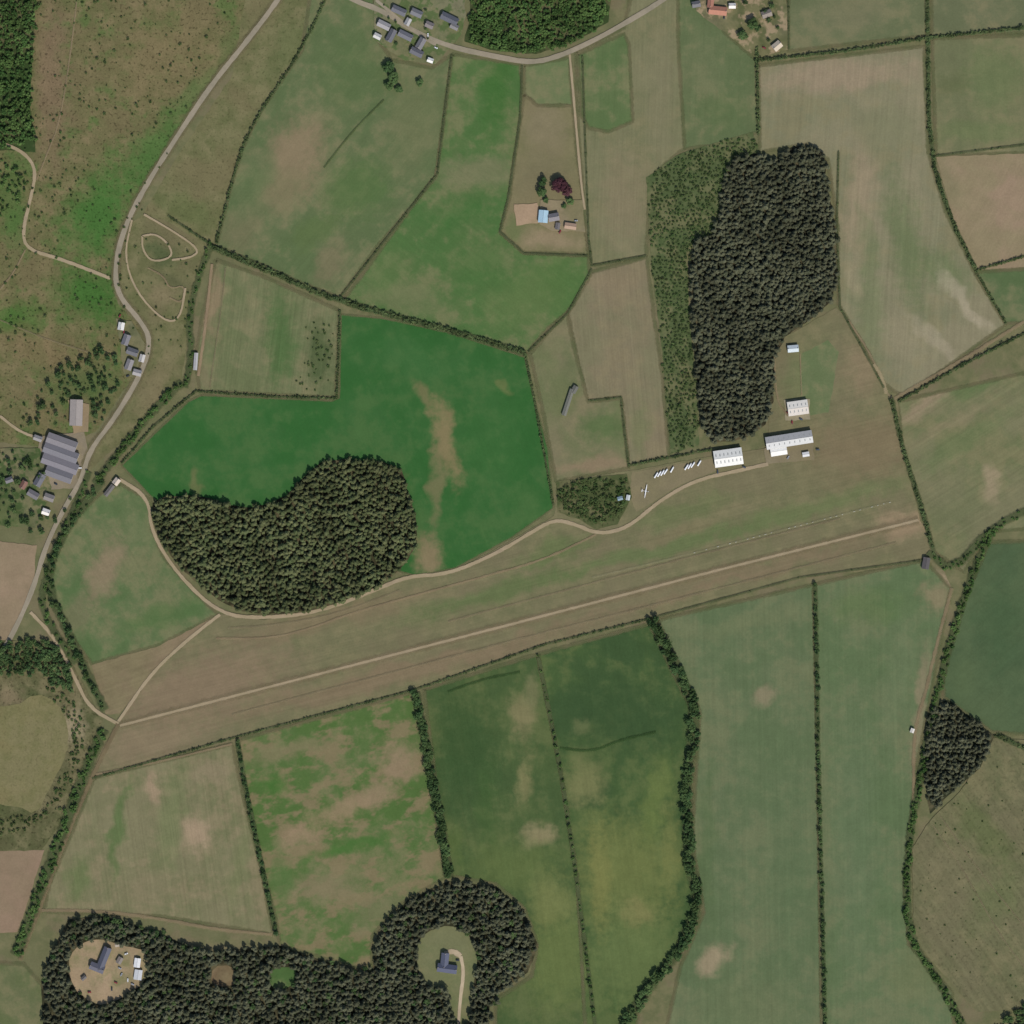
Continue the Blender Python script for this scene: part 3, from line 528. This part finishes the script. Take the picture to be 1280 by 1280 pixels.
def building(name,x,y,w,d,ang,h=3.2,rh=None,roof=(92,92,96),roofs=None,wall=None,chim=True,lights=0,hangar=False):
    rh=rh if rh is not None else d*.32
    e=link(bpy.data.objects.new(name,None)); e.location=P(x,y,ZL[0]+.02); e.rotation_euler=(0,0,math.radians(ang)); e.empty_display_size=2
    wm=wall or M_rend; W,D=w/2,d/2
    V=[];
    for sx in (-W,W): V+=[(sx,-D,-.5),(sx,D,-.5),(sx,D,h),(sx,0,h+rh),(sx,-D,h)]
    mesh_obj('walls',V,[(0,1,2,3,4),(5,9,8,7,6),(0,4,9,5),(1,6,7,2),(0,5,6,1)],wm,e)
    o=.45; sl=rh/D
    for s,nm in ((1,'roof_north'),(-1,'roof_south')):
        V=[]
        for sx in (-W-.35,W+.35):
            V+=[(sx,s*.01,h+rh+.04),(sx,s*(D+o),h-o*sl+.04),(sx,s*(D+o),h-o*sl+.24),(sx,s*.01,h+rh+.24)]
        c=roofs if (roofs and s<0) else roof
        mesh_obj(nm,V,[(0,1,2,3),(4,7,6,5),(0,4,5,1),(3,2,6,7),(1,5,6,2),(0,3,7,4)],pm('roof_cladding',c,var=.22,rough=.75),e)
    boxes('ridge_cap',[(-W-.3,W+.3,-.2,.2,h+rh+.2,h+rh+.32)],pm('ridge_cap',tuple(v*.8 for v in roof)),e)
    if chim: boxes('chimney',[(-W+.3,-W+1.1,-.4,.4,h+rh-.4,h+rh+1.1),(W-1.1,W-.3,-.4,.4,h+rh-.4,h+rh+1.1)],M_stone,e)
    k=max(2,int(w/4)); wl=[];
    if not hangar:
        for i in range(k):
            xx=-W+w*(i+.5)/k
            for s in (-1,1):
                if i==k//2 and s<0: continue
                wl.append((xx-.5,xx+.5,*sorted((s*D,s*(D+.04))),1.0,2.2))
        boxes('windows',wl,M_glass,e); xx=-W+w*(k//2+.5)/k; boxes('door',[(xx-.5,xx+.5,-D-.05,-D,0,2.1)],M_door,e)
    else:
        n=max(2,int(w/6)); boxes('hangar_doors',[(-W+1+(w-2)*i/n,-W+.8+(w-2)*(i+1)/n,-D-.08-.05*(i%2),-D,0,h-.6) for i in range(n)],pm('door_sheet',(150,155,160)),e)
    if lights:
        V=[];Fc=[]
        for s in (-1,1):
            for i in range(lights):
                xx=-W+w*(i+.5)/lights
                for a,b in ((.28,.62),):
                    y0,y1=s*D*a,s*D*b; z0,z1=h+rh*(1-a)+.3,h+rh*(1-b)+.3; q=len(V)
                    V+=[(xx-.6,y0,z0),(xx+.6,y0,z0),(xx+.6,y1,z1),(xx-.6,y1,z1),(xx-.6,y0,z0-.1),(xx+.6,y0,z0-.1),(xx+.6,y1,z1-.1),(xx-.6,y1,z1-.1)]
                    Fc+=[[q+j for j in f] for f in ((0,1,2,3),(4,7,6,5),(0,4,5,1),(1,5,6,2),(2,6,7,3),(3,7,4,0))]
        mesh_obj('rooflights',V,Fc,pm('rooflight',(136,138,136)),e)
    return e
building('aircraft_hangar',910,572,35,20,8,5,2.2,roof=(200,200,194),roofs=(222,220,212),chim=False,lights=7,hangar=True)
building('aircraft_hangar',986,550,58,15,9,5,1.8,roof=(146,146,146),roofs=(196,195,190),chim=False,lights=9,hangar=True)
building('hangar_annexe',973,564,20,10,9,4,1.1,roof=(226,224,216),chim=False,hangar=True)
building('storage_shed',1007,568,8,5,9,2.6,.7,roof=(200,200,198),chim=False)
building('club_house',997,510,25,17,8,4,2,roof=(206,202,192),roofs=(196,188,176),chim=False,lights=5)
building('cottage',991,436,13,8,5,3,2,roof=(186,196,198),chim=True)
building('farm_barn',96,516,32,15,88,5,2.4,roof=(142,134,128),chim=False,hangar=True)
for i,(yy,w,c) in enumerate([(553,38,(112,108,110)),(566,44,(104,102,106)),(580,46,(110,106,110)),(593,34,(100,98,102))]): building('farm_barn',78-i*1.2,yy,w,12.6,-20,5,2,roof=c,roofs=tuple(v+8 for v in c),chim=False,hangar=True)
building('shed',245,452,21,4,86,2.6,.8,roof=(160,158,158),chim=False); building('shed',137,613,16,5,52,2.8,1,roof=(96,92,88),chim=False); building('cottage',146,602,8,7,52,3,2,roof=(190,176,160))
building('derelict_shed',710,503,34,5,72,2.5,1,roof=(104,104,94),chim=False); building('derelict_shed',718,487,9,6,60,2.5,1,roof=(92,92,84),chim=False)
building('hut',1157,704,14,8,80,3,1.2,roof=(76,72,72),chim=False); building('hut',1140,913,5,4,70,2.5,.8,roof=(200,196,186),chim=False)
building('farm_barn',679,271,15,11,85,4.5,1.8,roof=(150,178,192),chim=False,hangar=True); building('farmhouse',692,272,13,9,10,4.5,3,roof=(120,116,118)); building('stable_block',713,283,14,7,-8,3,1.6,roof=(160,134,112),chim=False); building('shed',697,283,8,5,80,2.5,1,roof=(96,92,92),chim=False)
building('shed',775,623,6,4,15,2.4,.8,roof=(120,140,150),chim=False); building('shed',785,622,6,4,80,2.4,.8,roof=(180,186,186),chim=False)
for x,y,w,d,a,c in [(499,14,18,8,-24,(98,98,104)),(521,17,14,8,-24,(108,108,112)),(480,32,16,8,-26,(150,146,146)),(489,45,16,8,62,(92,92,98)),(507,45,18,8,-26,(104,104,110)),(526,55,14,8,60,(112,110,112)),(521,66,16,8,-26,(94,94,100)),(537,32,10,7,-24,(120,112,110)),(562,24,22,9,-26,(86,88,96)),(568,34,10,6,-26,(120,118,118)),(472,46,9,6,-26,(190,188,184)),(538,76,7,5,-20,(220,218,212)),(510,28,9,6,62,(160,158,156))]: building('village_house',x,y,w,d,a,3.6,roof=c,wall=random.choice([M_rend,M_stone]))
for x,y,w,d,a,c in [(897,14,22,10,-6,(166,114,92)),(888,5,10,7,84,(150,104,86)),(870,6,10,7,10,(104,102,104)),(958,18,12,8,20,(130,120,110)),(971,58,11,9,40,(186,172,150)),(915,8,8,6,0,(220,214,206))]: building('village_house',x,y,w,d,a,3.6,roof=c)
for x,y,w,d,a,c in [(152,408,9,7,80,(205,203,198)),(158,425,13,8,70,(112,110,114)),(166,440,14,8,-20,(96,96,100)),(162,456,13,8,70,(128,124,124)),(172,466,10,7,-15,(150,146,144)),(178,448,9,6,75,(176,172,168)),(50,600,16,9,60,(96,96,102)),(42,618,14,8,-30,(108,104,106)),(62,622,12,8,-20,(124,118,114)),(58,640,9,7,-20,(220,214,206)),(30,606,10,7,60,(118,84,72)),(12,600,9,6,20,(106,104,106)),(48,548,10,6,-20,(140,136,134))]: building('cottage',x,y,w,d,a,3.4,roof=c)
building('country_house',130,1198,30,9,68,4.2,roof=(84,86,98)); building('country_house',122,1209,18,9,-22,4.2,roof=(92,92,102)); building('greenhouse',172,1203,11,7,82,2.6,1,roof=(205,206,206),chim=False); building('greenhouse',173,1218,12,9,82,2.6,1,roof=(180,182,184),chim=False)
building('garage',150,1200,8,6,60,2.6,1.2,roof=(120,112,104),chim=False); building('garden_shed',148,1180,7,5,10,2.4,1,roof=(150,140,126),chim=False); building('garden_shed',105,1222,6,4,40,2.4,1,roof=(96,92,90),chim=False)
building('villa',559,1210,24,10,-8,4.2,roof=(78,82,100)); building('villa_wing',556,1200,18,9,84,4.2,roof=(84,88,104))
# ================= gliders, trailers, cars
M_gel=pm('white_gelcoat',(225,226,226),rough=.3,var=.03); M_tyre=pm('tyre_rubber',(30,30,30)); M_canopy=pm('canopy',(60,80,95),rough=.1)
def loft(bm,secs,k=10,mi=0):
    rings=[]
    for (x,ry,rz,z) in secs: rings.append([bm.verts.new((x,ry*math.cos(2*math.pi*i/k),z+rz*math.sin(2*math.pi*i/k))) for i in range(k)])
    for a,b in zip(rings[:-1],rings[1:]):
        for i in range(k): f=bm.faces.new((a[i],a[(i+1)%k],b[(i+1)%k],b[i])); f.material_index=mi
    for r in (rings[0][::-1],rings[-1]): f=bm.faces.new(r); f.material_index=mi
def wing(bm,pts,t,mi=0):
    A=[bm.verts.new(p+Vector((0,0,t))) for p in pts];B=[bm.verts.new(p-Vector((0,0,t))) for p in pts]
    bm.faces.new(A).material_index=mi; bm.faces.new(B[::-1]).material_index=mi
    for i in range(len(A)): bm.faces.new((A[i],B[i],B[(i+1)%len(A)],A[(i+1)%len(A)])).material_index=mi
def finish(name,bm,mats,x,y,ang,z=None):
    bmesh.ops.recalc_face_normals(bm,faces=bm.faces); me=bpy.data.meshes.new(name); bm.to_mesh(me); bm.free()
    for m in mats: me.materials.append(m)
    o=link(bpy.data.objects.new(name,me)); o.location=P(x,y,(ZL[0]+.02) if z is None else z); o.rotation_euler=(0,0,math.radians(ang)); return o
def glider(x,y,ang):
    bm=bmesh.new(); loft(bm,[(4,.05,.05,.9),(3.4,.3,.35,.9),(2.2,.42,.5,.95),(.8,.42,.5,1.0),(-.6,.28,.3,1.05),(-2,.17,.18,1.1),(-5,.1,.12,1.25)])
    loft(bm,[(3.1,.1,.1,1.25),(2.4,.32,.28,1.28),(1.4,.32,.26,1.3),(.8,.1,.1,1.3)],8,1)
    for s in (1,-1): wing(bm,[Vector((.7,s*.3,1.2)),Vector((.65,s*5,1.35)),Vector((.35,s*8.6,1.55)),Vector((.0,s*8.6,1.55)),Vector((-.3,s*5,1.35)),Vector((-.5,s*.3,1.2))],.07)
    wing(bm,[Vector((-4.2,-1.6,2.3)),Vector((-4.2,1.6,2.3)),Vector((-4.9,1.6,2.3)),Vector((-5,-1.6,2.3))],.05)
    V=[Vector((-4.0,0,1.25)),Vector((-4.3,0,2.4)),Vector((-5.0,0,2.4)),Vector((-5.2,0,1.1))]
    A=[bm.verts.new(p+Vector((0,.05,0))) for p in V];B=[bm.verts.new(p-Vector((0,.05,0))) for p in V]
    bm.faces.new(A);bm.faces.new(B[::-1])
    for i in range(4): bm.faces.new((A[i],B[i],B[(i+1)%4],A[(i+1)%4]))
    return finish('glider',bm,[M_gel,M_canopy],x,y,ang)
def wheel(bm,x,y,r,mi):
    k=12;A=[bm.verts.new((x+r*math.cos(6.283*i/k),y-.12,r+r*math.sin(6.283*i/k))) for i in range(k)];B=[bm.verts.new((v.co.x,y+.12,v.co.z)) for v in A]
    bm.faces.new(A).material_index=mi;bm.faces.new(B[::-1]).material_index=mi
    for i in range(k): bm.faces.new((A[i],A[(i+1)%k],B[(i+1)%k],B[i])).material_index=mi
def trailer(x,y,ang,L=9):
    bm=bmesh.new(); loft(bm,[(L/2,.5,.35,.9),(L/2-1,.85,.6,1.1),(-L/2+.5,.95,.75,1.2),(-L/2,.8,.6,1.2)],8); loft(bm,[(L/2+1.4,.06,.06,.6),(L/2,.08,.08,.6)],6,1)
    wheel(bm,-.5,1.05,.33,1);wheel(bm,-.5,-1.05,.33,1); return finish('glider_trailer',bm,[M_gel,M_tyre],x,y,ang)
def car(x,y,ang,c):
    bm=bmesh.new()
    def rect(x0,x1,w,z): return [bm.verts.new(p) for p in ((x0,-w,z),(x1,-w,z),(x1,w,z),(x0,w,z))]
    def sk(a,b,mi):
        for i in range(4): bm.faces.new((a[i],a[(i+1)%4],b[(i+1)%4],b[i])).material_index=mi
    a=rect(-2.1,2.1,.85,.3);b=rect(-2.2,2.2,.9,.6);c1=rect(-2.1,2.0,.82,.92); sk(a,b,0);sk(b,c1,0); bm.faces.new(c1).material_index=0; bm.faces.new(a[::-1])
    d=rect(-1.8,.9,.76,.925);e=rect(-1.3,.3,.62,1.45); sk(d,e,1); g=bm.faces.new(e); g.material_index=0
    for wx in (-1.35,1.35):
        for wy in (-.85,.85): wheel(bm,wx,wy,.32,2)
    return finish('parked_car',bm,[pm('car_paint',c,rough=.3,var=.02),M_canopy,M_tyre],x,y,ang)
glider(807,614,-10)
for x,y,a in [(820,594,58),(824,592.5,56),(828,591,58),(832,589.5,55),(840,587,60),(858,584,56),(862,582.5,58),(866,581,55),(874,579,58)]: trailer(x,y,a,8)
for x,y in [(1010,545),(897,590),(930,584),(985,572),(1022,562),(985,516),(88,600),(70,605),(100,585),(152,1218),(160,1225),(145,1228),(700,290),(572,1200),(535,44),(545,60),(160,470),(150,395),(905,22),(955,60),(1001,524),(990,528),(720,276),(155,415),(158,1192),(140,1236),(166,1230),(112,1240),(150,1210)]:
    car(x,y,random.choice([0,90,20,-25,60]),random.choice([(220,220,220),(60,66,80),(130,30,30),(150,152,156),(40,40,44)]))
# ================= light, sky, camera
el=math.radians(52); az=math.radians(158)
to=Vector((math.sin(az)*math.cos(el),math.cos(az)*math.cos(el),math.sin(el)))
s=bpy.data.lights.new('sun','SUN'); s.energy=3.6; s.angle=math.radians(.53); s.color=(1,.945,.87)
so=link(bpy.data.objects.new('sun',s)); so.rotation_euler=(-to).to_track_quat('-Z','Y').to_euler(); so.location=(0,0,500)
w=bpy.data.worlds.new('World'); sc.world=w; w.use_nodes=True; t=w.node_tree; t.nodes.clear()
sk=t.nodes.new('ShaderNodeTexSky'); sk.sky_type='NISHITA'; sk.sun_disc=False; sk.sun_elevation=el; sk.sun_rotation=az
bg=t.nodes.new('ShaderNodeBackground'); bg.inputs[1].default_value=.115; ow=t.nodes.new('ShaderNodeOutputWorld'); t.links.new(sk.outputs[0],bg.inputs[0]); t.links.new(bg.outputs[0],ow.inputs[0])
cd=bpy.data.cameras.new('camera'); cd.lens=36*5000/1280; cd.sensor_width=36; cd.clip_end=60000; cd.clip_start=10
co=link(bpy.data.objects.new('camera',cd)); co.location=(0,0,5000); sc.camera=co
print('instances',CNT[0])
